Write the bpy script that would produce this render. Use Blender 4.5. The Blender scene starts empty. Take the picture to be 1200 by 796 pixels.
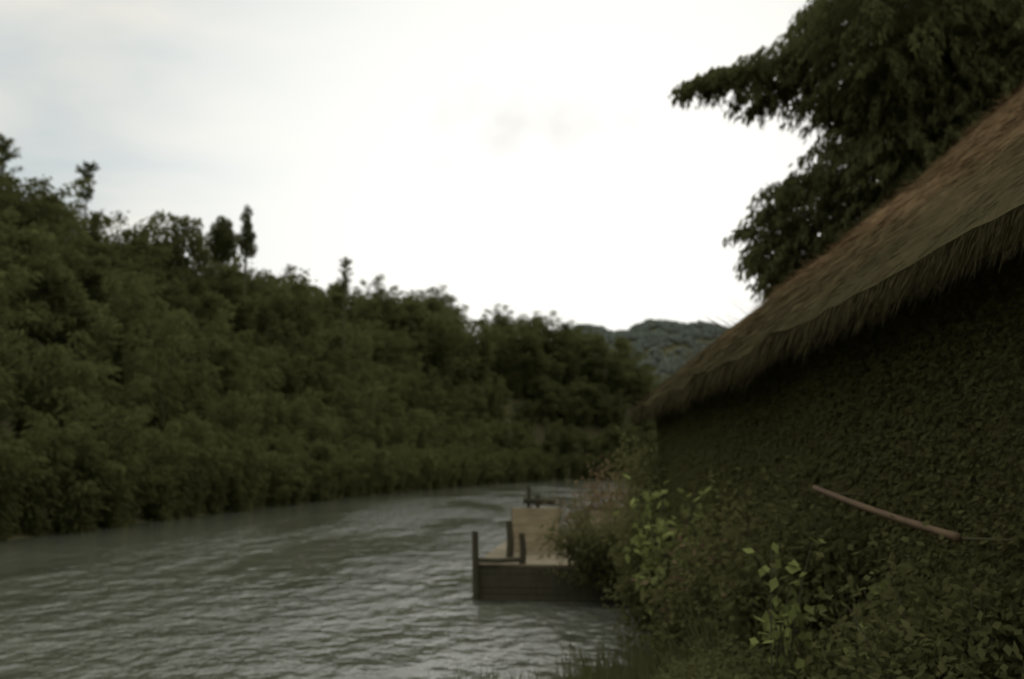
import bpy, math, random
import numpy as np
from mathutils import Vector
R = math.radians
rng = np.random.default_rng(11)
random.seed(5)
scene = bpy.context.scene
COL = scene.collection

# ------------------------------------------------------------------ helpers
CAM = np.array([0.0, 0.0, 3.0]); F = 1066.7; TH = R(8.0)
def P(px, py, Y):
    """world point at forward distance Y seen in direction (px,py) of the 1200x796 photograph"""
    a = (px-600)/F; b = (398-py)/F
    d = np.array([a, math.cos(TH)-b*math.sin(TH), math.sin(TH)+b*math.cos(TH)])
    return CAM + d*(Y/d[1])

def tag(o, label=None, cat=None, group=None, kind=None):
    if label: o['label'] = label
    if cat: o['category'] = cat
    if group: o['group'] = group
    if kind: o['kind'] = kind
    return o
def empty(name, loc, rz=0, s=1.0):
    o = bpy.data.objects.new(name, None); COL.objects.link(o)
    o.location = tuple(loc); o.rotation_euler = (0, 0, rz); o.scale = (s, s, s)
    o.empty_display_size = .2
    return o
class MB:
    def __init__(s): s.v = []; s.f = []; s.n = 0
    def add(s, v, f):
        v = np.asarray(v, float).reshape(-1, 3); s.v.append(v)
        s.f.extend([tuple(i+s.n for i in q) for q in f]); s.n += len(v)
    def box(s, c, d, rz=0, jit=0):
        x, y, z = [k/2 for k in d]
        v = np.array([[-x,-y,-z],[x,-y,-z],[x,y,-z],[-x,y,-z],[-x,-y,z],[x,-y,z],[x,y,z],[-x,y,z]])
        if rz:
            cs, sn = math.cos(rz), math.sin(rz)
            v = np.stack([v[:,0]*cs-v[:,1]*sn, v[:,0]*sn+v[:,1]*cs, v[:,2]], 1)
        if jit: v = v + rng.normal(0, jit, v.shape)
        s.add(v+np.array(c), [(0,3,2,1),(4,5,6,7),(0,1,5,4),(1,2,6,5),(2,3,7,6),(3,0,4,7)])
    def tube(s, pts, rad, n=6, cap=True):
        pts = np.asarray(pts, float); k = len(pts)
        rad = np.full(k, rad) if np.isscalar(rad) else np.asarray(rad)
        tan = np.gradient(pts, axis=0); tan /= np.linalg.norm(tan, axis=1)[:, None]+1e-9
        ref = np.array([0.31, 0.95, 0.05]); vs = []
        for i in range(k):
            a = np.cross(tan[i], ref); a /= np.linalg.norm(a)+1e-9; b = np.cross(tan[i], a)
            for j in range(n):
                t = 2*math.pi*j/n; vs.append(pts[i]+rad[i]*(math.cos(t)*a+math.sin(t)*b))
        f = [(i*n+j, i*n+(j+1) % n, (i+1)*n+(j+1) % n, (i+1)*n+j) for i in range(k-1) for j in range(n)]
        if cap: f += [tuple(range(n))[::-1], tuple((k-1)*n+j for j in range(n))]
        s.add(vs, f)
    def leaves(s, p, d, L, W, side=None):
        p = np.asarray(p, float); d = np.asarray(d, float); N = len(p)
        if N == 0: return
        d = d/(np.linalg.norm(d, axis=1)[:, None]+1e-9)
        if side is None: side = rng.normal(size=(N, 3))
        sd = np.cross(d, side); sd /= np.linalg.norm(sd, axis=1)[:, None]+1e-9
        L = np.broadcast_to(L, (N,))[:, None]; W = np.broadcast_to(W, (N,))[:, None]
        v = np.stack([p, p+d*L*.42+sd*W, p+d*L, p+d*L*.42-sd*W], 1).reshape(-1, 3)
        base = np.arange(N)[:, None]*4+np.arange(4)[None, :]
        s.v.append(v); s.f.extend(map(tuple, (base+s.n).tolist())); s.n += len(v)
    def mesh(s, name, mat, smooth=False):
        me = bpy.data.meshes.new(name)
        v = np.concatenate(s.v) if s.v else np.zeros((0, 3))
        me.from_pydata(v.tolist(), [], s.f); me.materials.append(mat)
        if smooth: me.polygons.foreach_set('use_smooth', [True]*len(me.polygons))
        me.update(); return me
    def build(s, name, mat, parent=None, smooth=False):
        return link(name, s.mesh(name, mat, smooth), parent)
def link(name, me, parent=None):
    o = bpy.data.objects.new(name, me); COL.objects.link(o)
    if parent: o.parent = parent
    return o
def copy_tree(o, parent=None):
    c = o.copy(); COL.objects.link(c); c.parent = parent
    for ch in list(o.children): copy_tree(ch, c)
    return c
def sstep(x): x = np.clip(x, 0, 1); return x*x*(3-2*x)

# ------------------------------------------------------------------ materials
def mat_base(name):
    m = bpy.data.materials.new(name); m.use_nodes = True; nt = m.node_tree; nt.nodes.clear()
    out = nt.nodes.new('ShaderNodeOutputMaterial'); return m, nt, out
def noise_col(nt, c1, c2, scale, detail=4, coord='Object', stretch=(1,1,1), lo=.35, hi=.65):
    tc = nt.nodes.new('ShaderNodeTexCoord'); mp = nt.nodes.new('ShaderNodeMapping')
    mp.inputs['Scale'].default_value = stretch
    nz = nt.nodes.new('ShaderNodeTexNoise'); nz.inputs['Scale'].default_value = scale; nz.inputs['Detail'].default_value = detail
    cr = nt.nodes.new('ShaderNodeValToRGB')
    cr.color_ramp.elements[0].position = lo; cr.color_ramp.elements[1].position = hi
    cr.color_ramp.elements[0].color = (*c1, 1); cr.color_ramp.elements[1].color = (*c2, 1)
    nt.links.new(tc.outputs[coord], mp.inputs[0]); nt.links.new(mp.outputs[0], nz.inputs['Vector']); nt.links.new(nz.outputs['Fac'], cr.inputs[0])
    return cr.outputs[0], nz.outputs['Fac']
def foliage_mat(name, c1, c2, scale=.6, trans=.3, var=.06):
    m, nt, out = mat_base(name)
    col, _ = noise_col(nt, c1, c2, scale, 3)
    oi = nt.nodes.new('ShaderNodeObjectInfo'); mr = nt.nodes.new('ShaderNodeMapRange')
    mr.inputs['To Min'].default_value = 1-var; mr.inputs['To Max'].default_value = 1+var
    nt.links.new(oi.outputs['Random'], mr.inputs['Value'])
    mx = nt.nodes.new('ShaderNodeVectorMath'); mx.operation = 'SCALE'
    nt.links.new(col, mx.inputs[0]); nt.links.new(mr.outputs[0], mx.inputs['Scale'])
    d = nt.nodes.new('ShaderNodeBsdfDiffuse'); t = nt.nodes.new('ShaderNodeBsdfTranslucent'); ms = nt.nodes.new('ShaderNodeMixShader')
    ms.inputs[0].default_value = trans
    nt.links.new(mx.outputs[0], d.inputs[0]); nt.links.new(mx.outputs[0], t.inputs[0])
    nt.links.new(d.outputs[0], ms.inputs[1]); nt.links.new(t.outputs[0], ms.inputs[2]); nt.links.new(ms.outputs[0], out.inputs[0])
    return m
def solid_mat(name, c1, c2, scale=3, rough=.8, stretch=(1,1,1), bump=.3, detail=6):
    m, nt, out = mat_base(name)
    col, fac = noise_col(nt, c1, c2, scale, detail, 'Object', stretch)
    b = nt.nodes.new('ShaderNodeBsdfPrincipled'); b.inputs['Roughness'].default_value = rough
    b.inputs['Specular IOR Level'].default_value = .12
    bp = nt.nodes.new('ShaderNodeBump'); bp.inputs['Strength'].default_value = bump; bp.inputs['Distance'].default_value = .03
    nt.links.new(fac, bp.inputs['Height']); nt.links.new(bp.outputs[0], b.inputs['Normal'])
    nt.links.new(col, b.inputs['Base Color']); nt.links.new(b.outputs[0], out.inputs[0]); return m

M = {}
M['bamboo'] = foliage_mat('bamboo_leaf', (.088,.092,.034), (.096,.099,.037), .25, .55, .04)
M['broad'] = foliage_mat('broad_leaf', (.084,.088,.033), (.092,.095,.036), .4, .55, .04)
M['far'] = foliage_mat('hazed_far_leaf', (.135,.150,.122), (.140,.155,.127), .02, .25, 0)  # distance haze painted into the leaf colour, paler and greyer
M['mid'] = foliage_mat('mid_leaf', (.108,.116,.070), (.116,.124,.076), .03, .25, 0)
M['tall'] = foliage_mat('tall_tree_leaf', (.092,.092,.038), (.102,.100,.042), .6, .5, 0)
M['shrub'] = foliage_mat('shrub_leaf', (.104,.102,.042), (.116,.112,.046), 1.2, .5, .03)
M['creeper'] = foliage_mat('shade_creeper_leaf', (.118,.112,.048), (.126,.119,.050), 1.2, .5, 0)
M['bright'] = foliage_mat('bright_leaf', (.16,.18,.058), (.23,.24,.08), 2.0, .35, .1)
M['red'] = foliage_mat('reddish_leaf', (.13,.095,.052), (.20,.14,.08), 1.6, .35, .1)
M['grass'] = foliage_mat('grass', (.085,.086,.036), (.10,.10,.042), 1.5, .3, 0)
M['stem'] = solid_mat('stem_bark', (.065,.056,.03), (.085,.072,.04), 4)
M['culm'] = solid_mat('culm', (.075,.072,.03), (.09,.085,.038), 3)
M['earth'] = solid_mat('earth', (.070,.064,.030), (.080,.072,.034), .6, .95)
M['darkwood'] = solid_mat('dark_wood', (.042,.037,.022), (.060,.052,.031), 3, .9, (8,8,1))
M['deckwood'] = solid_mat('deck_wood', (.11,.09,.058), (.18,.145,.09), 3, .8, (1,8,1))
M['tan'] = solid_mat('pale_plywood', (.19,.145,.085), (.31,.25,.155), 1.3, .8, (1,1,3))
M['pale'] = solid_mat('pale_board', (.28,.24,.165), (.37,.33,.23), 2, .75)
M['pole'] = solid_mat('bamboo_pole', (.085,.056,.034), (.12,.08,.046), 5, .8)
M['wall'] = solid_mat('palm_leaf_wall', (.090,.082,.040), (.096,.087,.043), 1.2, .95, (1,1,1), .05)
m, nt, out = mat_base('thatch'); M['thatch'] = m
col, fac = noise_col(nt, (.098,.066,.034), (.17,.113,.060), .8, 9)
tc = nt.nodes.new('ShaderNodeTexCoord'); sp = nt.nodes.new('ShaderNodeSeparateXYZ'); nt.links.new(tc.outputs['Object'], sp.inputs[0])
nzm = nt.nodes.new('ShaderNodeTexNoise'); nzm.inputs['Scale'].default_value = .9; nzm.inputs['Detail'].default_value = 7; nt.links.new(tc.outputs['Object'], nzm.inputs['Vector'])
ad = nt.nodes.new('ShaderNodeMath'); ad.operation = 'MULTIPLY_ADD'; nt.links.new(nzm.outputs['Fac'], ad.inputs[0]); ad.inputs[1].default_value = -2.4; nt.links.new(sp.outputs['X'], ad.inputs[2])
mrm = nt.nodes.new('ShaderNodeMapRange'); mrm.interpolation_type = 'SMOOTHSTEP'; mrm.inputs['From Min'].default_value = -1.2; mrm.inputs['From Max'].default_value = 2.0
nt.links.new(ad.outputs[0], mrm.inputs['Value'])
mxm = nt.nodes.new('ShaderNodeMix'); mxm.data_type = 'RGBA'; nt.links.new(mrm.outputs[0], mxm.inputs[0]); mxm.inputs[6].default_value = (.056,.047,.024,1); nt.links.new(col, mxm.inputs[7])  # shade near the eave painted into the thatch colour, fading upslope
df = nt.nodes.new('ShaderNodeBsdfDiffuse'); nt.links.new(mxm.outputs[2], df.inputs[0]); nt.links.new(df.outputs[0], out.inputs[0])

# water
m, nt, out = mat_base('river_water'); M['water'] = m
tc = nt.nodes.new('ShaderNodeTexCoord')
def wn(scale, sx, sy, detail, rot=0):
    mp = nt.nodes.new('ShaderNodeMapping'); mp.inputs['Scale'].default_value = (sx, sy, 1); mp.inputs['Rotation'].default_value = (0,0,rot)
    nz = nt.nodes.new('ShaderNodeTexNoise'); nz.inputs['Scale'].default_value = scale; nz.inputs['Detail'].default_value = detail
    nt.links.new(tc.outputs['Object'], mp.inputs[0]); nt.links.new(mp.outputs[0], nz.inputs['Vector']); return nz.outputs['Fac']
a = wn(2.3, 1.1, .8, 4, .15); b_ = wn(.8, 1.0, .8, 3, -.15); c_ = wn(5, .9, 1, 2); patch = wn(.12, 1.3, .35, 4)
def math_(op, x, y):
    n = nt.nodes.new('ShaderNodeMath'); n.operation = op
    for i, k in enumerate((x, y)):
        if isinstance(k, (int, float)): n.inputs[i].default_value = k
        else: nt.links.new(k, n.inputs[i])
    return n.outputs[0]
h = math_('ADD', math_('ADD', math_('MULTIPLY', a, .36), math_('MULTIPLY', b_, .62)), math_('MULTIPLY', c_, .03))
at_ = nt.nodes.new('ShaderNodeAttribute'); at_.attribute_name = 'chop'
pr = nt.nodes.new('ShaderNodeMapRange'); pr.inputs['From Min'].default_value = .42; pr.inputs['From Max'].default_value = .58; pr.inputs['To Min'].default_value = .25; nt.links.new(patch, pr.inputs['Value'])
st_ = math_('MULTIPLY', at_.outputs['Fac'], pr.outputs[0])
h = math_('MULTIPLY', h, st_)
bp = nt.nodes.new('ShaderNodeBump'); bp.inputs['Strength'].default_value = 1.0; bp.inputs['Distance'].default_value = .60
nt.links.new(h, bp.inputs['Height'])
pb = nt.nodes.new('ShaderNodeBsdfPrincipled'); pb.inputs['Roughness'].default_value = .05
pb.inputs['IOR'].default_value = 1.33; pb.inputs['Base Color'].default_value = (.076,.078,.056,1)
nt.links.new(bp.outputs[0], pb.inputs['Normal']); nt.links.new(pb.outputs[0], out.inputs[0])

# ------------------------------------------------------------------ terrain
LB = np.array([(-40,-60),(-24,10),(-21,37),(-20,53),(-17,91),(-8,150),(8,213),(35,232),(50,236),(80,240),(400,262)], float)
LH = np.array([15,16,18,17.5,18,23,32,29,10,3,3], float)
RB = np.array([(-60,-60),(-12,0),(-3,6.0),(-.8,8.8),(1.0,10.4),(2.1,12.2),(2.5,16.7),(2.5,21),(2.0,28),(2.8,35),(6,60),(25,150),(50,200),(90,212),(400,235)], float)
def polydist(x, y, PL, val=None):
    best = np.full(x.shape, 1e9); bv = np.zeros(x.shape); sg = np.zeros(x.shape)
    for i in range(len(PL)-1):
        ax, ay = PL[i]; bx, by = PL[i+1]; dx, dy = bx-ax, by-ay
        t = np.clip(((x-ax)*dx+(y-ay)*dy)/(dx*dx+dy*dy), 0, 1)
        qx, qy = ax+t*dx-x, ay+t*dy-y; d = np.hypot(qx, qy)
        s_ = np.sign(dx*(y-ay)-dy*(x-ax))
        u = d < best-1e-6
        best = np.where(u, d, best); sg = np.where(u, s_, sg)
        if val is not None: bv = np.where(u, val[i]*(1-t)+val[i+1]*t, bv)
    return best, sg, bv
def height(x, y):
    x = np.asarray(x, float); y = np.asarray(y, float)
    dl, sl, hv = polydist(x, y, LB, LH); dr, sr, _ = polydist(x, y, RB)
    left = (sl > 0); right = (sr < 0) & ~left
    wob = .5*np.sin(x*.35+y*.13)+.5*np.sin(y*.27-x*.11)
    zl = .12*sstep(dl/1.5)+hv*sstep(dl/26)+wob*.6*sstep(dl/8)
    zr = 1.3*sstep(dr/3.6)+.12*wob*sstep(dr/4)+.012*np.clip(dr-5, 0, 200)
    zi = -1.6*sstep(np.minimum(dl, dr)/4)-.02
    z = np.where(left, zl, np.where(right, zr, zi))
    out_ = left | right
    win = sstep((x+10)/55)*(1-sstep((x-420)/150))
    far = (90+3*np.sin(x/14.0+.2)+2*np.sin(x/6.5))*np.exp(-((y-600)/85)**2)*win
    mid = (42+4*np.sin(x/14.0))*np.exp(-((y-420)/50)**2)*sstep((x-20)/50)*(1-sstep((x-330)/120))
    return z+np.where(out_, np.maximum(far, mid), 0)
def axis(parts):
    return np.unique(np.concatenate([np.arange(a, b, s) for a, b, s in parts]).round(3))
xs = axis([(-3000,-300,150),(-300,-60,8),(-60,-6,1.5),(-6,8,.5),(8,100,2),(100,300,6),(300,700,20),(700,3001,200)])
ys = axis([(-400,-60,40),(-60,0,3),(0,30,.5),(30,70,1.5),(70,270,2.5),(270,760,9),(760,1500,60),(1500,4001,250)])
def grid(xs, ys, zf):
    X, Y = np.meshgrid(xs, ys); Z = zf(X, Y); nx, ny = len(xs), len(ys)
    mb = MB(); idx = np.arange(nx*ny).reshape(ny, nx)
    fq = np.stack([idx[:-1,:-1], idx[:-1,1:], idx[1:,1:], idx[1:,:-1]], -1).reshape(-1, 4).tolist()
    mb.add(np.stack([X, Y, Z], -1).reshape(-1, 3), fq); return mb, X, Y
mb, X, Y = grid(xs, ys, height)
tag(mb.build('ground', M['earth'], smooth=True), kind='structure')
mb, X, Y = grid(axis([(-62,-40,4),(-40,-5,1),(-5,60,2.5),(60,401,20)]), axis([(-62,0,6),(0,60,2),(60,262,4)]), lambda x, y: 0*x)
dl = polydist(X, Y, LB)[0]
rv = tag(mb.build('river', M['water'], smooth=True), kind='structure')
ca_ = rv.data.attributes.new('chop', 'FLOAT', 'POINT'); ca_.data.foreach_set('value', (.03+.97*sstep(dl/13)).ravel().astype(np.float32))
def gz(x, y): return float(height(np.array([x]), np.array([y]))[0])

# ------------------------------------------------------------------ tree prototypes
def bamboo(seed, H=11, nc=26, nl=6000, spread=3.2):
    g = np.random.default_rng(seed); st = MB(); cr = MB()
    for i in range(nc):
        per = nl//nc
        a = g.uniform(0, 2*math.pi); o = np.array([math.cos(a), math.sin(a), 0]); h = H*g.uniform(.5, .95)
        tallc = g.random() < .3
        if tallc: h = H*g.uniform(.98, 1.2); per = int(per*.8)
        sp = spread*g.uniform(.3, 1.15); b0 = np.array([*g.normal(0, .55, 2), -.3]); dr = g.uniform(.10, .34) if tallc else g.uniform(.04, .28)
        side = np.array([-o[1], o[0], 0])*g.normal(0, .5)
        def cur(t):
            t = np.asarray(t)[:, None]
            return b0+np.array([0,0,1])*h*(t-dr*t**5)+(o*sp+side)*t**2.4
        st.tube(cur(np.linspace(0, 1, 6)), np.linspace(.055, .012, 6), 3, False)
        t = 1-g.random(per)**1.25*.97
        p = cur(t); w = (.16+.84*np.sin(np.clip(t, 0, 1)*math.pi*.88))
        off = g.normal(0, 1, (per, 3)); off[:, 2] = off[:, 2]*.45-.15
        cl = g.integers(0, 14, per); ch = np.random.default_rng(seed*99+i).normal(0, 1, (14, 3))
        p = p+off*w[:, None]*.42+ch[cl]*w[:, None]*.22
        d = o*.55+off*.5+np.array([0,0,-.8])+g.normal(0, .3, (per, 3))
        cr.leaves(p, d, g.uniform(.4, .85, per), g.uniform(.06, .12, per), g.normal(size=(per, 3)))
    return st, cr
def broad(seed, H=11, Rr=3.4, ncl=44, per=150, low=.12, leaf=(.28,.52)):
    g = np.random.default_rng(seed); st = MB(); cr = MB()
    st.tube([(0,0,-.4),(g.normal(0,.15),g.normal(0,.15),H*.3),(g.normal(0,.3),g.normal(0,.3),H*.62),(g.normal(0,.4),0,H*.85)], [.28,.22,.14,.05], 7)
    for i in range(ncl):
        zz = g.uniform(low, 1.0); rr = Rr*math.sqrt(max(.04, 1-((zz-.55)/.5)**2))*g.uniform(.35, 1.05); a = g.uniform(0, 2*math.pi)
        c = np.array([rr*math.cos(a), rr*math.sin(a), H*zz*.93]); cr_r = g.uniform(.7, 1.35)
        s0 = np.array([0, 0, max(.15*H, c[2]-rr*.9)])
        if i % 3 == 0: st.tube([s0, (s0+c)/2+np.array([0,0,.25]), c], [.08,.05,.02], 4, False)
        n = int(per*cr_r**1.5); v = g.normal(size=(n, 3)); v /= np.linalg.norm(v, axis=1)[:, None]
        p = c+v*cr_r*(g.random(n)[:, None]**.4)*np.array([1,1,.72])
        d = v*.8+np.array([0,0,-.25])+g.normal(0,.5,(n,3))
        cr.leaves(p, d, g.uniform(*leaf, n), g.uniform(.09,.17,n), g.normal(size=(n,3)))
    return st, cr
def proto(kind, seed, **k):
    st, cr = (bamboo if kind == 'bamboo' else broad)(seed, **k)
    return (kind, st.mesh('stems' if kind == 'bamboo' else 'trunk', M['culm' if kind == 'bamboo' else 'stem']),
            cr.mesh('crown', M['bamboo' if kind == 'bamboo' else 'broad']))
protos = [proto('bamboo', 1), proto('bamboo', 2, H=12, nc=24), proto('bamboo', 3, H=10.5, spread=4), proto('bamboo', 4, H=12.5, spread=2.6),
          proto('broad', 5), proto('broad', 6, H=10, Rr=3.9), proto('broad', 7, H=12, Rr=2.9)]
NAME = {'bamboo': 'bamboo_clump', 'broad': 'broadleaf_tree'}
roots = {}
def place(pi, loc, rz, s, label, group, name=None):
    kind, sm, cm = protos[pi]
    if pi in roots: o = copy_tree(roots[pi])
    else:
        o = empty(NAME[kind], (0,0,0)); link('stems' if kind == 'bamboo' else 'trunk', sm, o); link('crown', cm, o); roots[pi] = o
    if name: o.name = name
    o.location = loc; o.rotation_euler = (0,0,rz); o.scale = (s,s,s*random.uniform(.92,1.08))
    for k in ('label','category','group'):
        if k in o: del o[k]
    tag(o, label, 'bamboo' if kind == 'bamboo' else 'tree', group); return o
seg = np.hypot(*(LB[1:]-LB[:-1]).T); cum = np.concatenate([[0], np.cumsum(seg)])
def bank(s):
    i = min(len(seg)-1, max(0, int(np.searchsorted(cum, s)-1))); t = (s-cum[i])/seg[i]; p = LB[i]+(LB[i+1]-LB[i])*t
    d = (LB[i+1]-LB[i])/seg[i]; return p, np.array([-d[1], d[0]])
rows = [(.5, .60, 2.9, 'edge'), (5.0, .85, 4.4, 'low'), (11, .9, 4.5, 'slope'), (17, .95, 4.6, 'slope'), (23.5, 1.0, 3.9, 'crest')]
LAB = {('edge','bamboo'):'low drooping bamboo clump leaning over the far water edge below the wooded hill',
       ('edge','broad'):'low rounded tree leaning over the far water edge below the wooded hill',
       ('low','bamboo'):'bamboo clump in the second row up from the far water edge',
       ('low','broad'):'rounded leafy tree in the second row up from the far water edge',
       ('slope','bamboo'):'arching bamboo clump halfway up the dark wooded hill',
       ('slope','broad'):'rounded leafy tree halfway up the dark wooded hill',
       ('crest','bamboo'):'arching bamboo clump on the crest of the wooded hill against the sky',
       ('crest','broad'):'rounded leafy tree on the crest of the wooded hill against the sky'}
GRP = {'edge':'along the far water edge','low':'in the second row up the far bank','slope':'halfway up the wooded hill','crest':'on the crest of the wooded hill'}
cnt = 0
for d, sc, step, rk in rows:
    s = cum[1]+12
    while s < cum[8]+8:
        p, n = bank(s); q = p+n*(d+random.uniform(-1, 1)*(.4 if rk == 'edge' else 1.2)); step_ = step*(1+max(0, q[1]-90)/400)
        if rk == 'crest' and q[1] > 150: step_ *= .7
        s += step_*random.uniform(.8, 1.2)
        px = 600+F*q[0]/max(q[1], 1)
        if px < -110 or px > 785: continue
        far = 1+max(0, q[1]-80)/600
        pi = random.choice([0,1,2,3,0,1,2,3,0,1,2,3,4,5,6] if rk in ('low','slope') else [0,1,2,3,0,1,2,3,0,2,5])
        kd = protos[pi][0]
        place(pi, (q[0], q[1], gz(q[0], q[1])-(.8 if rk == 'edge' else .3)), random.uniform(0, 6.28), sc*far*random.uniform(.85, 1.08), LAB[(rk,kd)],
              ('bamboo clumps ' if kd == 'bamboo' else 'leafy trees ')+GRP[rk]); cnt += 1
print('bank trees', cnt)

def emergent(px, ytop, Y, st_cr, matc, name, label, cat, H):
    top = P(px, ytop, Y); st, cr = st_cr
    o = empty(name, (top[0], top[1], top[2]-H)); st.build('trunk', M['stem'], o); cr.build('crown', matc, o); tag(o, label, cat)
def clump_tree(seed, H, blobs, dens):
    g = np.random.default_rng(seed); st = MB(); cr = MB(); st.tube([(0,0,-6),(.1,0,H*.5),(0,.1,H*.95)], [.22,.15,.04], 6)
    for (x, z, r) in blobs:
        n = int(dens*r*r); v = g.normal(size=(n,3)); v /= np.linalg.norm(v,axis=1)[:,None]
        cr.leaves(np.array([x, g.normal(0,.15), z])+v*r*g.random((n,1))**.5, v+np.array([.2,0,-.2])+g.normal(0,.5,(n,3)), g.uniform(.2,.5,n), g.uniform(.05,.11,n), g.normal(size=(n,3)))
    return st, cr
def feather(seed, H, n, w):
    g = np.random.default_rng(seed); st = MB(); cr = MB(); st.tube([(0,0,-6),(0,0,H*.5),(.1,0,H)], [.12,.08,.02], 5)
    for k in range(30):
        z = H*(.45+.55*k/30); a = g.uniform(0,6.28); L = w*(.35+.9*math.sin(math.pi*(k+4)/36))*g.uniform(.5,1.15); o = np.array([math.cos(a), math.sin(a), 0])
        t = g.random(n//30)[:, None]; p = np.array([.25*math.sin(z),0,z])+o*L*t+np.array([0,0,1])*(L*1.1*t-L*.5*t*t)+g.normal(0,.09,(len(t),3))
        cr.leaves(p, o*.6+np.array([0,0,.2])+g.normal(0,.5,(len(t),3)), g.uniform(.2,.45,len(t)), g.uniform(.03,.06,len(t)), g.normal(size=(len(t),3)))
    return st, cr
emergent(290, 241, 108, clump_tree(3, 8, [(0,7.7,.25),(.1,7.1,.42),(-.15,6.4,.5),(.12,5.6,.45),(0,4.9,.6),(.35,4.2,.65),(-.3,3.6,.8),(.3,2.6,1.0)], 850), M['broad'], 'columnar_tree', 'thin dark column shaped tree standing up above the hill crest', 'tree', 8)
emergent(261, 254, 104, clump_tree(8, 6, [(-.1,5.5,.45),(.4,4.9,.7),(-.55,4.5,.7),(.1,3.9,1.1),(.9,3.2,1.0),(-.9,3.0,1.2),(.2,2,1.4)], 800), M['broad'], 'columnar_tree', 'stubby round topped tree just left of the thin column shaped tree', 'tree', 6)
emergent(104, 193, 84, feather(4, 6.5, 1900, .85), M['mid'], 'feathery_tree', 'pale feathery see-through treetop above the hill crest at left', 'tree', 6.5)
emergent(5, 168, 74, feather(9, 8, 3000, 1.4), M['bamboo'], 'feathery_tree', 'feathery treetop at the far left end of the hill crest', 'tree', 8)
emergent(405, 304, 128, feather(6, 8, 2000, 1.0), M['bamboo'], 'feathery_tree', 'small spiky treetop halfway down the sloping hill crest', 'tree', 8)
for (px, yt, Yd, pi, lb) in [(38,190,76,2,'tall bamboo clump with drooping plumes left of the pale feathery treetop'),
                         (150,245,92,1,'tall bamboo clump between the pale feathery treetop and the round crowned tree'),
                         (345,286,118,2,'tall bamboo clump with hanging plumes right of the thin column shaped tree'),
                         (512,352,178,0,'tall bamboo clump with a raised plume where the hill crest levels out'),
                         (556,366,206,1,'bamboo clump filling the crest just right of the raised plume'),
                         (535,362,192,3,'narrow bamboo clump between the raised plume and the level crest'),
                         (590,366,225,2,'bamboo clump with spread plumes in the level middle of the hill crest'),
                         (622,372,230,3,'narrow bamboo clump just right of the level middle of the hill crest'),
                         (205,258,98,4,'round crowned tree left of the stubby round topped tree'),
                         (664,380,240,0,'bamboo clump near the right end of the crest, left of the last tree'),
                         (712,386,244,5,'round crowned tree at the right end of the wooded hill beside distant hills')]:
    t = P(px, yt, Yd); s_ = max(.8, (t[2]-gz(t[0], t[1]))/11.3); s_ = min(s_, 1.7)
    place(pi, (t[0], t[1], t[2]-11.3*s_), .7+px, s_, lb, None)

def forest(name, n, xr, yr, rr, mat, label, seed, ls, k):
    g = np.random.default_rng(seed); mb = MB()
    x = g.uniform(*xr, n); y = g.uniform(*yr, n); z = height(x, y)
    for i in range(n):
        r = g.uniform(*rr); v = g.normal(size=(k,3)); v[:,2] = np.abs(v[:,2])*.9-.2; v /= np.linalg.norm(v,axis=1)[:,None]
        c = np.array([x[i], y[i], z[i]+r*.35])
        mb.leaves(c+v*r*g.uniform(.75,1,(k,1))*np.array([1,1,.8]), np.cross(v, g.normal(size=(k,3)))+v*.1, g.uniform(.8,1.5,k)*ls, g.uniform(.3,.55,k)*ls, v+g.normal(0,.12,(k,3)))
    tag(mb.build(name, mat), label, 'forest', None, 'stuff')
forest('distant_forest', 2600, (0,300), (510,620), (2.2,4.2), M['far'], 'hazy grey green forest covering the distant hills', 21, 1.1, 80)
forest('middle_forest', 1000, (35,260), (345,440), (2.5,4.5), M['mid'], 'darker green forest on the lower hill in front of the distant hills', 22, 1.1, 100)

# ------------------------------------------------------------------ tall tree behind the thatched house
g = np.random.default_rng(77); st = MB(); cr = MB()
tb = np.array([13.2, 27.5, gz(13.2, 27.5)-.3])
st.tube([tb, tb+[.2,0,4], tb+[-.2,-.3,8], tb+[-.5,0,12], tb+[.3,0,17]], [.5,.42,.34,.24,.1], 9)
limbs = [[tb+[-.2,-.3,9], P(1020,100,26), P(975,66,26), P(925,66,26), P(880,80,26), P(825,95,26)],
         [tb+[-.2,-.3,9], P(1020,100,26), P(990,50,26), P(975,10,26)],
         [tb+[-.1,-.2,6.5], P(1020,225,26), P(985,232,26), P(930,240,26)],
         [tb+[-.1,-.2,5.5], P(1010,275,26), P(955,280,26), P(910,294,26)]]
for l in limbs: st.tube(l, np.linspace(.2, .02, len(l)), 6, False)
cl = [(812,99,.2),(824,94,.28),(840,88,.36),(858,84,.42),(876,78,.48),(897,72,.55),(925,60,.65),(952,52,.8),(888,108,.3),(893,124,.2),(915,98,.38),(942,88,.6),(955,118,.4),(975,30,.8),(985,15,.9),(980,90,.8),(985,135,.45),
      (918,220,.4),(938,212,.5),(964,206,.5),(910,250,.45),(934,254,.7),(908,283,.45),(896,300,.22),(938,285,.8),(970,240,.95),(906,308,.3),(878,268,.12),(920,322,.4),(950,315,.85),
      (1005,55,1.1),(1010,105,1.0),(1010,10,1.2),(1018,165,.9),(1020,200,1.1),(1005,265,1.3),(980,290,1.1),(985,330,1.1)]
clumps = [(P(a, b, 26+g.uniform(-.6,.6)), r, True) for a, b, r in cl]
for px in range(1030, 1290, 42):
    for py in range(-60, 330, 46):
        for Yd in (24.5, 28):
            clumps.append((P(px+g.uniform(-12,15), py+g.uniform(-15,15), Yd+g.uniform(-1,1)), g.uniform(1.1,1.6), False))
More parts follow.
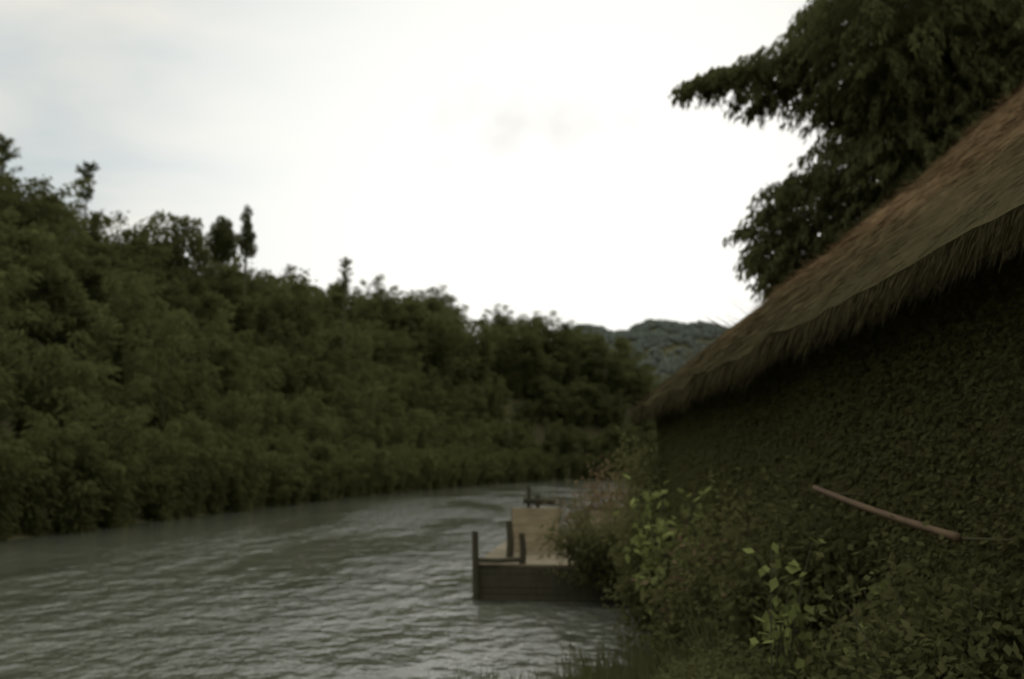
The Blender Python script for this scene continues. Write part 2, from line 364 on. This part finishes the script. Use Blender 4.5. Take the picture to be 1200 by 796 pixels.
for c, r, fine in clumps:
    nt_ = max(6, int((50 if fine else 38)*r))
    for j in range(nt_):
        v = g.normal(size=3); v /= np.linalg.norm(v); p0 = c+v*r*g.random()**.5*np.array([1,1,.7])
        o = np.array([v[0]-.35, v[1], 0]); n = 32; t = g.random(n)[:, None]; L = .45+.55*min(r,1)
        p = p0+o*L*t*.9+np.array([0,0,-1])*L*.7*t*t+g.normal(0,.05,(n,3))
        cr.leaves(p, o*.3+np.array([0,0,-1.0])+g.normal(0,.3,(n,3)), g.uniform(.16,.36,n), g.uniform(.02,.042,n), g.normal(size=(n,3)))
o = empty('tall_tree', tb); inv = -tb
def shift(mb, v): mb.v = [a+v for a in mb.v]; return mb
shift(st, inv).build('trunk', M['stem'], o); shift(cr, inv).build('crown', M['tall'], o)
tag(o, 'tall dark tree rising behind the thatched roof with a drooping branch reaching left', 'tree')

# ------------------------------------------------------------------ thatched house
hut = empty('thatched_house', (2.27, 0, 0), -.0244)
tag(hut, 'large dark riverside house under a sloping brown thatched roof at right', 'house')
AL = R(39.5); ca, sa = math.cos(AL), math.sin(AL); EZ = 4.2; Y0, Y1, VL = 2.6, 20.0, 12.4
def roofpt(u, v, off=0):
    k = np.clip((u-3)/9, .12, 1)
    lump = .035*np.sin(u*1.7+v*.9)+.025*np.sin(u*3.1-v*2.2)+.07*np.sin(v*.55+.6)
    o = off+lump*k
    return np.stack([v*ca-o*sa, u+0*v, EZ+v*sa+o*ca], -1)
rf = MB()
nu, nv = 90, 70; U, V = np.meshgrid(np.linspace(Y0, Y1, nu), np.linspace(0, VL, nv))
jit = rng.normal(0, .012, U.shape)*np.clip((U-3)/6, .1, 1)
T = roofpt(U+np.where(U > Y1-.01, rng.normal(0,.06,U.shape), 0), V, jit); B = roofpt(U, V, -.16)
ix = np.arange(nu*nv).reshape(nv, nu)
q = np.stack([ix[:-1,:-1], ix[:-1,1:], ix[1:,1:], ix[1:,:-1]], -1).reshape(-1,4)
rf.add(T.reshape(-1,3), q.tolist()); rf.add(B.reshape(-1,3), q[:, ::-1].tolist())
bd = [ix[0,:], ix[-1,:], ix[:,0], ix[:,-1]]; off = nu*nv
for e in bd:
    for a, b in zip(e[:-1], e[1:]): rf.f.append((int(a), int(b), int(b+off), int(a+off)))
def strands(n, ur, vr, L, W, lift, dirn, offr=(0,.05), pw=1):
    u = ur[0]+(ur[1]-ur[0])*rng.random(n)**pw; v = rng.uniform(*vr, n); p = roofpt(u, v, rng.uniform(*offr, n))
    d = np.array(dirn)+rng.normal(0, .08, (n,3))+np.outer(rng.uniform(0, lift, n), [-sa, 0, ca])
    k = np.clip(u/9, .4, 1.2)
    rf.leaves(p, d, rng.uniform(*L, n)*k, rng.uniform(*W, n)*k, np.array([[-sa,0,ca]])+rng.normal(0,.25,(n,3)))
dn = (-ca, 0, -sa)
strands(100000, (Y0,Y1), (.1,VL), (.12,.36), (.003,.007), .05, dn, (0,.02), 1.3)
strands(26000, (Y0,Y1), (-.08,.3), (.05,.30), (.002,.005), .05, (-ca*.5,.0,-sa*1.6), (-.16,.03), 1.4)
strands(6000, (Y1-.1,Y1+.03), (0,VL), (.10,.28), (.004,.010), .2, (-ca*.8,.35,-sa*.6), (-.14,.05))
strands(400, (Y1-.3,Y1+.02), (0,VL), (.12,.32), (.005,.010), .7, (-ca*.7,.1,-sa*.3), (0,.06))
strands(10, (Y1-.25,Y1), (2.6,3.4), (.4,.7), (.008,.014), 1.6, (-ca*.6,.1,-sa*.1), (0,.06))
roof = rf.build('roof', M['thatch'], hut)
rb = MB(); rx = VL*ca; rz_ = EZ+VL*sa
U2, V2 = np.meshgrid(np.linspace(Y0, Y1, 30), np.linspace(0, VL, 24))
for of in (.0, -.16):
    pts = np.stack([rx+V2*ca+of*sa, U2, rz_-V2*sa+of*ca+rng.normal(0,.03,U2.shape)], -1); i2 = np.arange(30*24).reshape(24,30)
    rb.add(pts.reshape(-1,3), np.stack([i2[:-1,:-1], i2[:-1,1:], i2[1:,1:], i2[1:,:-1]], -1).reshape(-1,4).tolist())
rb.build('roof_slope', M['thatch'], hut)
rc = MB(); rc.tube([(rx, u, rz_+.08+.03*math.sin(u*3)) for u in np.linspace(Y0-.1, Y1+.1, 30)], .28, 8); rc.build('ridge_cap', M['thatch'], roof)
W2 = 2*rx
wl = MB()
wl.box((.55, 11.15, 2.95), (.05, 16.3, 2.8))
n = 20000; yy = 3.0+16.3*rng.random(n)**1.4; zz = rng.uniform(1.65, 4.45, n); k = np.clip(yy/9, .35, 1.2)
d = np.stack([rng.normal(-.01,.012,n), rng.normal(0,.5,n), -np.ones(n)], 1)
wl.leaves(np.stack([.523-rng.random(n)*.006, yy, zz], 1), d, rng.uniform(.08,.2,n)*k, rng.uniform(.004,.009,n)*k, np.array([[1,0,0]])+rng.normal(0,.05,(n,3)))
wl.build('wall', M['wall'], hut)
for yy in (3.05, 19.35):
    gp = MB(); n = 60
    for k in range(n):
        x = .6+(W2-1.2)*(k+.5)/n; top = EZ+min(x, W2-x)*math.tan(AL)-.3; gp.box((x, yy+.01*(k % 2), (1.5+top)/2), ((W2-1.2)/n*.96, .03, top-1.5))
    gp.build('gable_wall', M['wall'], hut)
wl = MB(); wl.box((W2-.5, 11.2, 2.95), (.05, 16.2, 2.7)); wl.build('back_wall', M['wall'], hut)
for yy in (3.1, 8.2, 13.8, 19.2):
    pp = MB(); pp.tube([(.56, yy, -.4), (.57, yy+.02, 2), (.56, yy, 4.25)], [.06,.055,.05], 10); pp.build('post', M['wall'], hut, True)
pb_ = MB(); pb_.tube([(.52, 2.8, 4.25), (.52, 11, 4.27), (.52, 19.6, 4.25)], .05, 8); pb_.build('beam', M['wall'], hut, True)
fl = MB()
for k in range(40): fl.box((.5+k*.45, 11.2, 1.5), (.44, 16.6, .09))
fl.build('floor', M['darkwood'], hut)
ra = MB()
for k in range(22):
    y = Y0+.3+k*.8; ra.tube([(.12, y, EZ-.14), (rx, y, rz_-.28)], .035, 5)
ra.build('rafters', M['darkwood'], hut)
def creeper():  # added plant, fills the wall area that is only dark shade
    g = np.random.default_rng(61); st = MB(); fo = MB(); wx = lambda y: 2.27+.50+.0244*y
    for y in np.linspace(3.4, 19.0, 26):
        z = np.linspace(1.0, g.uniform(2.8, 4.2), 7); yy = y+np.cumsum(g.normal(0,.12,7))
        st.tube(np.stack([wx(yy)-.02, yy, z], 1), np.linspace(.012,.004,7), 4, False)
    n = 105000; y = 3.1+16.3*g.random(n)**1.5
    z = 1.1+3.25*g.random(n); k = np.clip(y/12, .3, 1.2)
    v = np.stack([-np.abs(g.normal(.5,.4,n)), g.normal(0,.6,n), g.normal(-.5,.5,n)], 1)
    fo.leaves(np.stack([wx(y)-.02-.10*g.random(n), y, z], 1), v, g.uniform(.06,.14,n)*k, g.uniform(.018,.04,n)*k, g.normal(size=(n,3)))
    o = empty('shade_creeper', (0,0,0)); st.build('stems', M['stem'], o); fo.build('foliage', M['creeper'], o)
    tag(o, 'added creeper standing in for shade on the house wall below the thatched eave', 'climbing plant')
creeper()

# ------------------------------------------------------------------ jetty
jr = -.10
jt = empty('jetty', (-.85, 21.4, 0), jr); tag(jt, 'dark wooden jetty with corner posts reaching out over the river', 'jetty')
dk = MB()
for k in range(46): dk.box((1.95+rng.normal(0,.02), .12+k*.235, .78), (3.9, .215, .05), rng.normal(0,.004), .006)
dk.build('deck', M['deckwood'], jt)
fa = MB()
for k in range(5): fa.box((1.95+rng.normal(0,.03), .0, .08+k*.145), (3.9, .05, .14), 0, .006)
fa.build('fascia', M['darkwood'], jt)
fa = MB()
for k in range(5): fa.box((-.02, 5.4, .08+k*.145), (.05, 10.7, .14), 0, .006)
fa.build('side_fascia', M['darkwood'], jt)
for (x, y, bz, top, r) in [(.02,-.07,-1.2,1.55,.09),(1.08,.12,.7,1.5,.085),(.62,1.75,.7,1.68,.10),(.1,7.4,-1.2,1.1,.06),(.1,10.6,-1.2,1.2,.06),(2.4,.1,-1.2,.9,.07),(3.6,.1,-1.2,.9,.07)]:
    pp = MB(); pp.tube([(x, y, bz), (x+.02, y, (bz+top)/2), (x-.015, y+.01, top)], [r, r*.95, r*.85], 8); pp.build('post', M['darkwood'], jt)
rl = MB(); rl.tube([(.02,-.07,.90),(.55,-.03,.89),(1.08,.10,.91)], .06, 6); rl.build('rail', M['darkwood'], jt)
def screen(x0, x1, y, z0, z1, mat, name, label, cat, lean=0):
    o = empty(name, (x0, y, z0), jr); tag(o, label, cat); w = x1-x0
    m_ = MB(); n = 5
    for k in range(n):
        zc = (k+.5)/n*(z1-z0); m_.box((w/2+lean*zc+rng.normal(0,.012), 0, zc), (w, .03, (z1-z0)/n-.003), 0, .008)
    m_.build('panel', mat, o)
    for xx in (0, w):
        f_ = MB(); f_.tube([(xx, .05, 0), (xx+lean*(z1-z0), .05, z1-z0-.01)], .03, 6); f_.build('upright', M['darkwood'], o)
screen(.02, 1.25, 24.3, .82, 1.95, M['tan'], 'screen', 'pale tan boarded screen on the jetty behind the two front posts', 'screen', -.02)
screen(1.9, 3.3, 22.6, .82, 1.95, M['tan'], 'screen', 'tan boarded screen half hidden behind the jetty bush', 'screen')
o = empty('board', (2.95, 20.1, .62), -.3); tag(o, 'short pale board leaning at the landward end of the jetty', 'board')
m_ = MB(); m_.add([(-.22,0,0),(.26,0,0),(-.02,.28,.85),(-.16,.28,.85),(-.22,.03,0),(.26,.03,0),(-.02,.31,.85),(-.16,.31,.85)], [(0,1,2,3),(7,6,5,4),(0,4,5,1),(1,5,6,2),(2,6,7,3),(3,7,4,0)]); m_.build('plank', M['pale'], o)

o = empty('mooring_raft', (.75, 37, 0), -.1); tag(o, 'small dark raft with short posts moored beyond the jetty', 'raft')
m_ = MB()
for k in range(9): m_.tube([(k*.3, -1.8, .12), (k*.3, 0, .13), (k*.3, 1.8, .12)], .13, 8)
m_.build('floats', M['darkwood'], o)
m_ = MB()
for k in range(14): m_.box((1.2, -1.7+k*.26, .33), (2.7, .22, .05), 0, .004)
m_.build('deck', M['deckwood'], o)
for (x, y, t_) in ((.05,-1.6,2.3),(.4,-1.6,1.95),(2.4,-1.6,1.6)):
    m_ = MB(); m_.tube([(x,y,.2),(x,y,t_)], .08, 7); m_.build('post', M['darkwood'], o)
m_ = MB(); m_.tube([(-.15,-1.6,1.75),(1.1,-1.6,1.7)], .13, 6); m_.build('rail', M['darkwood'], o)

# ------------------------------------------------------------------ near plants
def shrub(name, loc, rx_, ry_, h, nst, nl, lL, lW, mat, label, seed, droop=.3, cat='shrub', cl_r=.28):
    g = np.random.default_rng(seed); st = MB(); fo = MB(); tips = []
    for i in range(nst):
        a = g.uniform(0, 6.28); q = g.random()**.5; tp = np.array([math.cos(a)*rx_*q, math.sin(a)*ry_*q, h*g.uniform(.4, 1)*(1-.3*q*q)])
        b = np.array([*g.normal(0,.08,2), -.15]); m1 = b*.5+tp*.5+np.array([0,0,h*.1])
        r0 = .022 if nst > 20 else .009
        st.tube([b, m1, tp], [r0,r0*.7,.004], 5, False); tips += [(b, m1, tp)]
    per = nl//nst
    for b, m1, tp in tips:
        t = g.uniform(.25, 1.02, per)[:, None]; p = (1-t)**2*b+2*t*(1-t)*m1+t*t*tp
        v = g.normal(size=(per,3)); v /= np.linalg.norm(v,axis=1)[:,None]; cc = g.integers(0,6,per); ch = g.normal(0,cl_r*.6,(6,3))
        p = p+v*cl_r*g.random((per,1))+ch[cc]
        p[:,2] = np.maximum(p[:,2], .02)
        fo.leaves(p, v*.8+np.array([0,0,-droop])+g.normal(0,.3,(per,3)), g.uniform(*lL,per), g.uniform(*lW,per), np.array([[0,0,1]])+g.normal(0,.7,(per,3)))
    o = empty(name, loc); st.build('stems', M['stem'], o); fo.build('foliage', mat, o); tag(o, label, cat); return o
def at(px, Yd, dz=0):
    x = (px-600)/F*Yd; return (x, Yd, max(gz(x, Yd), -.1)+dz)
shrub('shrub', (2.05, 20.6, .5), 1.35, .7, 2.0, 40, 3800, (.08,.2), (.018,.036), M['shrub'], 'dark loose bush on the jetty in front of the tan screens', 1, .5)
shrub('shrub', at(700,26), 1.3, 1, 3.1, 30, 4400, (.08,.18), (.02,.04), M['red'], 'brownish bush rising behind the jetty bush', 2)
shrub('shrub', at(762,18.6), .7, .8, 3.7, 36, 6000, (.08,.17), (.022,.045), M['shrub'], 'tall dark shrub hiding the far corner of the house wall', 18)
shrub('shrub', at(775,15), .75, .8, 3.0, 34, 5200, (.07,.15), (.02,.04), M['shrub'], 'dark leafy shrub at the roof corner, left of the near shrubs', 3)
shrub('shrub', at(778,13.4,1.0), .6, .4, 2.1, 18, 420, (.12,.2), (.035,.06), M['bright'], 'shrub with light yellow green leaves below the roof corner', 4, cl_r=.2)
shrub('shrub', at(838,11), .7, .6, 2.5, 36, 6000, (.06,.13), (.018,.035), M['shrub'], 'dark shrub with dense small leaves in front of the house wall', 5)
shrub('shrub', at(826,11.4,.6), .6, .35, 1.95, 14, 420, (.09,.16), (.028,.042), M['red'], 'russet leaved shrub against the house wall', 6)
shrub('shrub', at(880,9.4,.6), .3, .3, 1.5, 8, 80, (.08,.15), (.028,.045), M['red'], 'slim shrub with a few pinkish brown leaves between the dark wall shrubs', 16, cl_r=.15)
shrub('shrub', at(915,8.6), .6, .6, 1.95, 36, 7000, (.05,.11), (.015,.03), M['shrub'], 'dark low shrub beside the leaning bamboo handrail', 7)
shrub('climbing_plant', (2.05, 6.9, 1.3), .2, .25, 1.5, 10, 120, (.08,.14), (.028,.048), M['bright'], 'climbing plant with pale green leaves in a tall narrow column', 8, cat='plant', cl_r=.1)
shrub('climbing_plant', (2.45, 6.2, 1.3), .24, .25, 1.15, 8, 60, (.07,.12), (.026,.044), M['bright'], 'small plant with a few pale green leaves below the bamboo handrail', 9, cat='plant', cl_r=.1)
shrub('shrub', at(1090,5.2), .55, .5, 1.1, 34, 7000, (.04,.08), (.012,.025), M['shrub'], 'dark shrub under the right end of the bamboo handrail', 10)
shrub('shrub', at(985,8.0), .5, .7, 1.55, 30, 6000, (.05,.11), (.015,.03), M['shrub'], 'dark shrub behind the pale climbing plants', 12)
shrub('shrub', at(832,14.3), .6, .7, 1.5, 26, 4500, (.06,.13), (.018,.035), M['shrub'], 'low dark bush at the foot of the bank beside the water', 13)
shrub('shrub', at(755,30), 1.2, 1.2, 3.4, 30, 3600, (.10,.22), (.035,.05), M['shrub'], 'dark bush on the bank beyond the far roof corner', 14)
shrub('shrub', (2.35, 4.6, 1.2), .5, .5, .95, 30, 6500, (.035,.08), (.01,.022), M['shrub'], 'dark shrub nearest the camera against the house wall', 17)
def cover():
    g = np.random.default_rng(50); mb = MB(); n = 80000
    x = g.uniform(.6, 4.0, n); y = 3.2+20.8*g.random(n)**1.3; z = height(x, y); dr, sr, _ = polydist(x, y, RB)
    cl_ = .5+.5*np.sin(x*3.1+y*1.3)*np.sin(y*2.3-x*1.9); k = (z > .02) & (sr < 0) & (x > .9) & (x < 2.75+.024*y); x, y, z, cl_ = x[k], y[k], z[k], cl_[k]; n = len(x)
    hh = g.random(n)**1.3*(.12+.5*cl_)*np.clip((y-2)/6, .4, 1); v = g.normal(size=(n,3)); v[:,2] = np.abs(v[:,2])*.6
    kk = np.clip(y/12, .4, 1.1)
    mb.leaves(np.stack([x,y,z+hh],1), v, g.uniform(.07,.16,n)*kk, g.uniform(.02,.04,n)*kk, np.array([[0,0,1]])+g.normal(0,.6,(n,3)))
    tag(mb.build('ground_cover', M['tall']), 'dark leafy ground cover on the near bank in front of the house', 'ground cover', None, 'stuff')
cover()
def grass():
    g = np.random.default_rng(51); mb = MB(); n = 11000
    x = g.uniform(-1.0, 3.0, n); y = g.uniform(8.2, 12.8, n); dr, sr, _ = polydist(x, y, RB)
    k = (sr < 0) | (dr < .9); x, y = x[k], y[k]; n = len(x); z = height(x, y)
    tuft = .5+.5*np.sin(x*5+y*2)*np.sin(x*2.3-y*4); hgt = (.35+.75*tuft)*g.uniform(.6,1.2,n)
    d = np.stack([g.normal(0,.28,n)-.1, g.normal(0,.28,n), np.ones(n)], 1)
    mb.leaves(np.stack([x,y,np.maximum(z,-.15)],1), d, hgt, g.uniform(.006,.013,n), g.normal(size=(n,3)))
    tag(mb.build('grass', M['grass']), 'tall grass blades at the near water edge', 'grass', None, 'stuff')
grass()
hb = np.array([2.5, 7.5, 1.2]); hr = empty('bamboo_handrail', hb, 0); tag(hr, 'bamboo handrail pole sloping down to the right beside the near plants', 'handrail')
a_ = P(955, 572, 7.5)-hb; b2 = P(1122, 630, 5.0)-hb
m_ = MB(); pts = [a_*(1-t)+b2*t+np.array([0,0,-.015*math.sin(t*3.14)]) for t in np.linspace(0, 1.0, 16)]
m_.tube(pts, [.023*(1+.12*(i % 3 == 0)) for i in range(16)], 8); m_.build('rail', M['pole'], hr, True)
for t in (.04, .93):
    q_ = a_*(1-t)+b2*t; m_ = MB(); m_.tube([(q_[0], q_[1], q_[2]-.03), (q_[0]+.45, q_[1]+.02, q_[2]-.05)], .010, 7); m_.build('bracket', M['wall'], hr)

# ------------------------------------------------------------------ sky and light
w = bpy.data.worlds.new("World"); scene.world = w; w.use_nodes = True; nt = w.node_tree; nt.nodes.clear()
N = nt.nodes.new; Lk = nt.links.new
out = N('ShaderNodeOutputWorld'); bg = N('ShaderNodeBackground'); bg2 = N('ShaderNodeBackground'); add = N('ShaderNodeAddShader')
sky = N('ShaderNodeTexSky'); sky.sky_type = 'NISHITA'; sky.sun_disc = False
SE, SA = 42, 24
sky.sun_elevation = R(SE); sky.sun_rotation = R(SA); sky.dust_density = 3
bg.inputs['Strength'].default_value = .004; Lk(sky.outputs[0], bg.inputs[0])
tc = N('ShaderNodeTexCoord')
gd = P(640, 320, 100)-CAM; gd /= np.linalg.norm(gd)
dot = N('ShaderNodeVectorMath'); dot.operation = 'DOT_PRODUCT'; nrm = N('ShaderNodeVectorMath'); nrm.operation = 'NORMALIZE'
Lk(tc.outputs['Generated'], nrm.inputs[0]); Lk(nrm.outputs[0], dot.inputs[0]); dot.inputs[1].default_value = tuple(gd)
mr = N('ShaderNodeMapRange'); mr.interpolation_type = 'SMOOTHSTEP'; mr.inputs['From Min'].default_value = .86; mr.inputs['From Max'].default_value = .995
Lk(dot.outputs['Value'], mr.inputs['Value'])
sep = N('ShaderNodeSeparateXYZ'); Lk(nrm.outputs[0], sep.inputs[0])
mxz = N('ShaderNodeMath'); mxz.operation = 'MAXIMUM'; mxz.inputs[1].default_value = .0; Lk(sep.outputs['Z'], mxz.inputs[0])
adz = N('ShaderNodeMath'); adz.operation = 'ADD'; adz.inputs[1].default_value = .18; Lk(mxz.outputs[0], adz.inputs[0])
dv = []
for ax in ('X', 'Y'):
    d_ = N('ShaderNodeMath'); d_.operation = 'DIVIDE'; Lk(sep.outputs[ax], d_.inputs[0]); Lk(adz.outputs[0], d_.inputs[1]); dv.append(d_)
cb = N('ShaderNodeCombineXYZ'); Lk(dv[0].outputs[0], cb.inputs[0]); Lk(dv[1].outputs[0], cb.inputs[1])
mp = N('ShaderNodeMapping'); mp.inputs['Rotation'].default_value = (0,0,R(35)); mp.inputs['Scale'].default_value = (.8,1.5,1); Lk(cb.outputs[0], mp.inputs[0])
nz = N('ShaderNodeTexNoise'); nz.inputs['Scale'].default_value = 1.6; nz.inputs['Detail'].default_value = 5; nz.inputs['Roughness'].default_value = .48; nz.inputs['Distortion'].default_value = .4; Lk(mp.outputs[0], nz.inputs['Vector'])
cr1 = N('ShaderNodeValToRGB'); e = cr1.color_ramp.elements
e[0].position = .38; e[0].color = (.58,.65,.665,1); e[1].position = .60; e[1].color = (.82,.81,.75,1); Lk(nz.outputs['Fac'], cr1.inputs[0])
mix = N('ShaderNodeMix'); mix.data_type = 'RGBA'; Lk(mr.outputs[0], mix.inputs[0]); Lk(cr1.outputs[0], mix.inputs[6]); mix.inputs[7].default_value = (1.11,1.10,1.04,1)
wd = P(600, 140, 100)-CAM; wd /= np.linalg.norm(wd)
sb = N('ShaderNodeVectorMath'); sb.operation = 'SUBTRACT'; Lk(nrm.outputs[0], sb.inputs[0]); sb.inputs[1].default_value = tuple(wd)
ml = N('ShaderNodeVectorMath'); ml.operation = 'MULTIPLY'; Lk(sb.outputs[0], ml.inputs[0]); ml.inputs[1].default_value = (1/.085, 1/.085, 1/.03)
ln = N('ShaderNodeVectorMath'); ln.operation = 'LENGTH'; Lk(ml.outputs[0], ln.inputs[0])
nz2 = N('ShaderNodeTexNoise'); nz2.inputs['Scale'].default_value = 18; nz2.inputs['Detail'].default_value = 6; Lk(nrm.outputs[0], nz2.inputs['Vector'])
la = N('ShaderNodeMath'); la.operation = 'MULTIPLY_ADD'; Lk(nz2.outputs['Fac'], la.inputs[0]); la.inputs[1].default_value = 4; Lk(ln.outputs['Value'], la.inputs[2])
mr2 = N('ShaderNodeMapRange'); mr2.interpolation_type = 'SMOOTHSTEP'; mr2.inputs['From Min'].default_value = 1.8; mr2.inputs['From Max'].default_value = 3.6; mr2.inputs['To Min'].default_value = .86; mr2.inputs['To Max'].default_value = 1; Lk(la.outputs[0], mr2.inputs['Value'])
mr3 = N('ShaderNodeMapRange'); mr3.interpolation_type = 'SMOOTHSTEP'; mr3.inputs['From Min'].default_value = .5; mr3.inputs['From Max'].default_value = .95; mr3.inputs['To Min'].default_value = 1; mr3.inputs['To Max'].default_value = 2.8; Lk(sep.outputs['Z'], mr3.inputs['Value'])
mu = N('ShaderNodeMath'); mu.operation = 'MULTIPLY'; Lk(mr2.outputs[0], mu.inputs[0]); Lk(mr3.outputs[0], mu.inputs[1])
sc = N('ShaderNodeVectorMath'); sc.operation = 'SCALE'; Lk(mix.outputs[2], sc.inputs[0]); Lk(mu.outputs[0], sc.inputs['Scale'])
Lk(sc.outputs[0], bg2.inputs[0]); bg2.inputs['Strength'].default_value = .95
Lk(bg.outputs[0], add.inputs[0]); Lk(bg2.outputs[0], add.inputs[1]); Lk(add.outputs[0], out.inputs[0])
sl = bpy.data.lights.new('sun', 'SUN'); sl.energy = .5; sl.angle = R(35); sl.color = (1,.93,.82)
so = bpy.data.objects.new('sun', sl); COL.objects.link(so)
dv_ = Vector((math.sin(R(SA))*math.cos(R(SE)), math.cos(R(SA))*math.cos(R(SE)), math.sin(R(SE))))
so.rotation_euler = dv_.to_track_quat('Z', 'Y').to_euler(); so.location = (0, -5, 30)

cd = bpy.data.cameras.new('camera'); cd.lens = 32; cd.sensor_width = 36; cd.clip_end = 6000; cd.clip_start = .1
co = bpy.data.objects.new('camera', cd); COL.objects.link(co); co.location = tuple(CAM); co.rotation_euler = (R(90)+TH, 0, 0)
cd.dof.use_dof = True; cd.dof.focus_distance = 3.0; cd.dof.aperture_fstop = 2.2
scene.camera = co
scene.view_settings.view_transform = 'Standard'; scene.view_settings.look = 'None'; scene.view_settings.exposure = 0
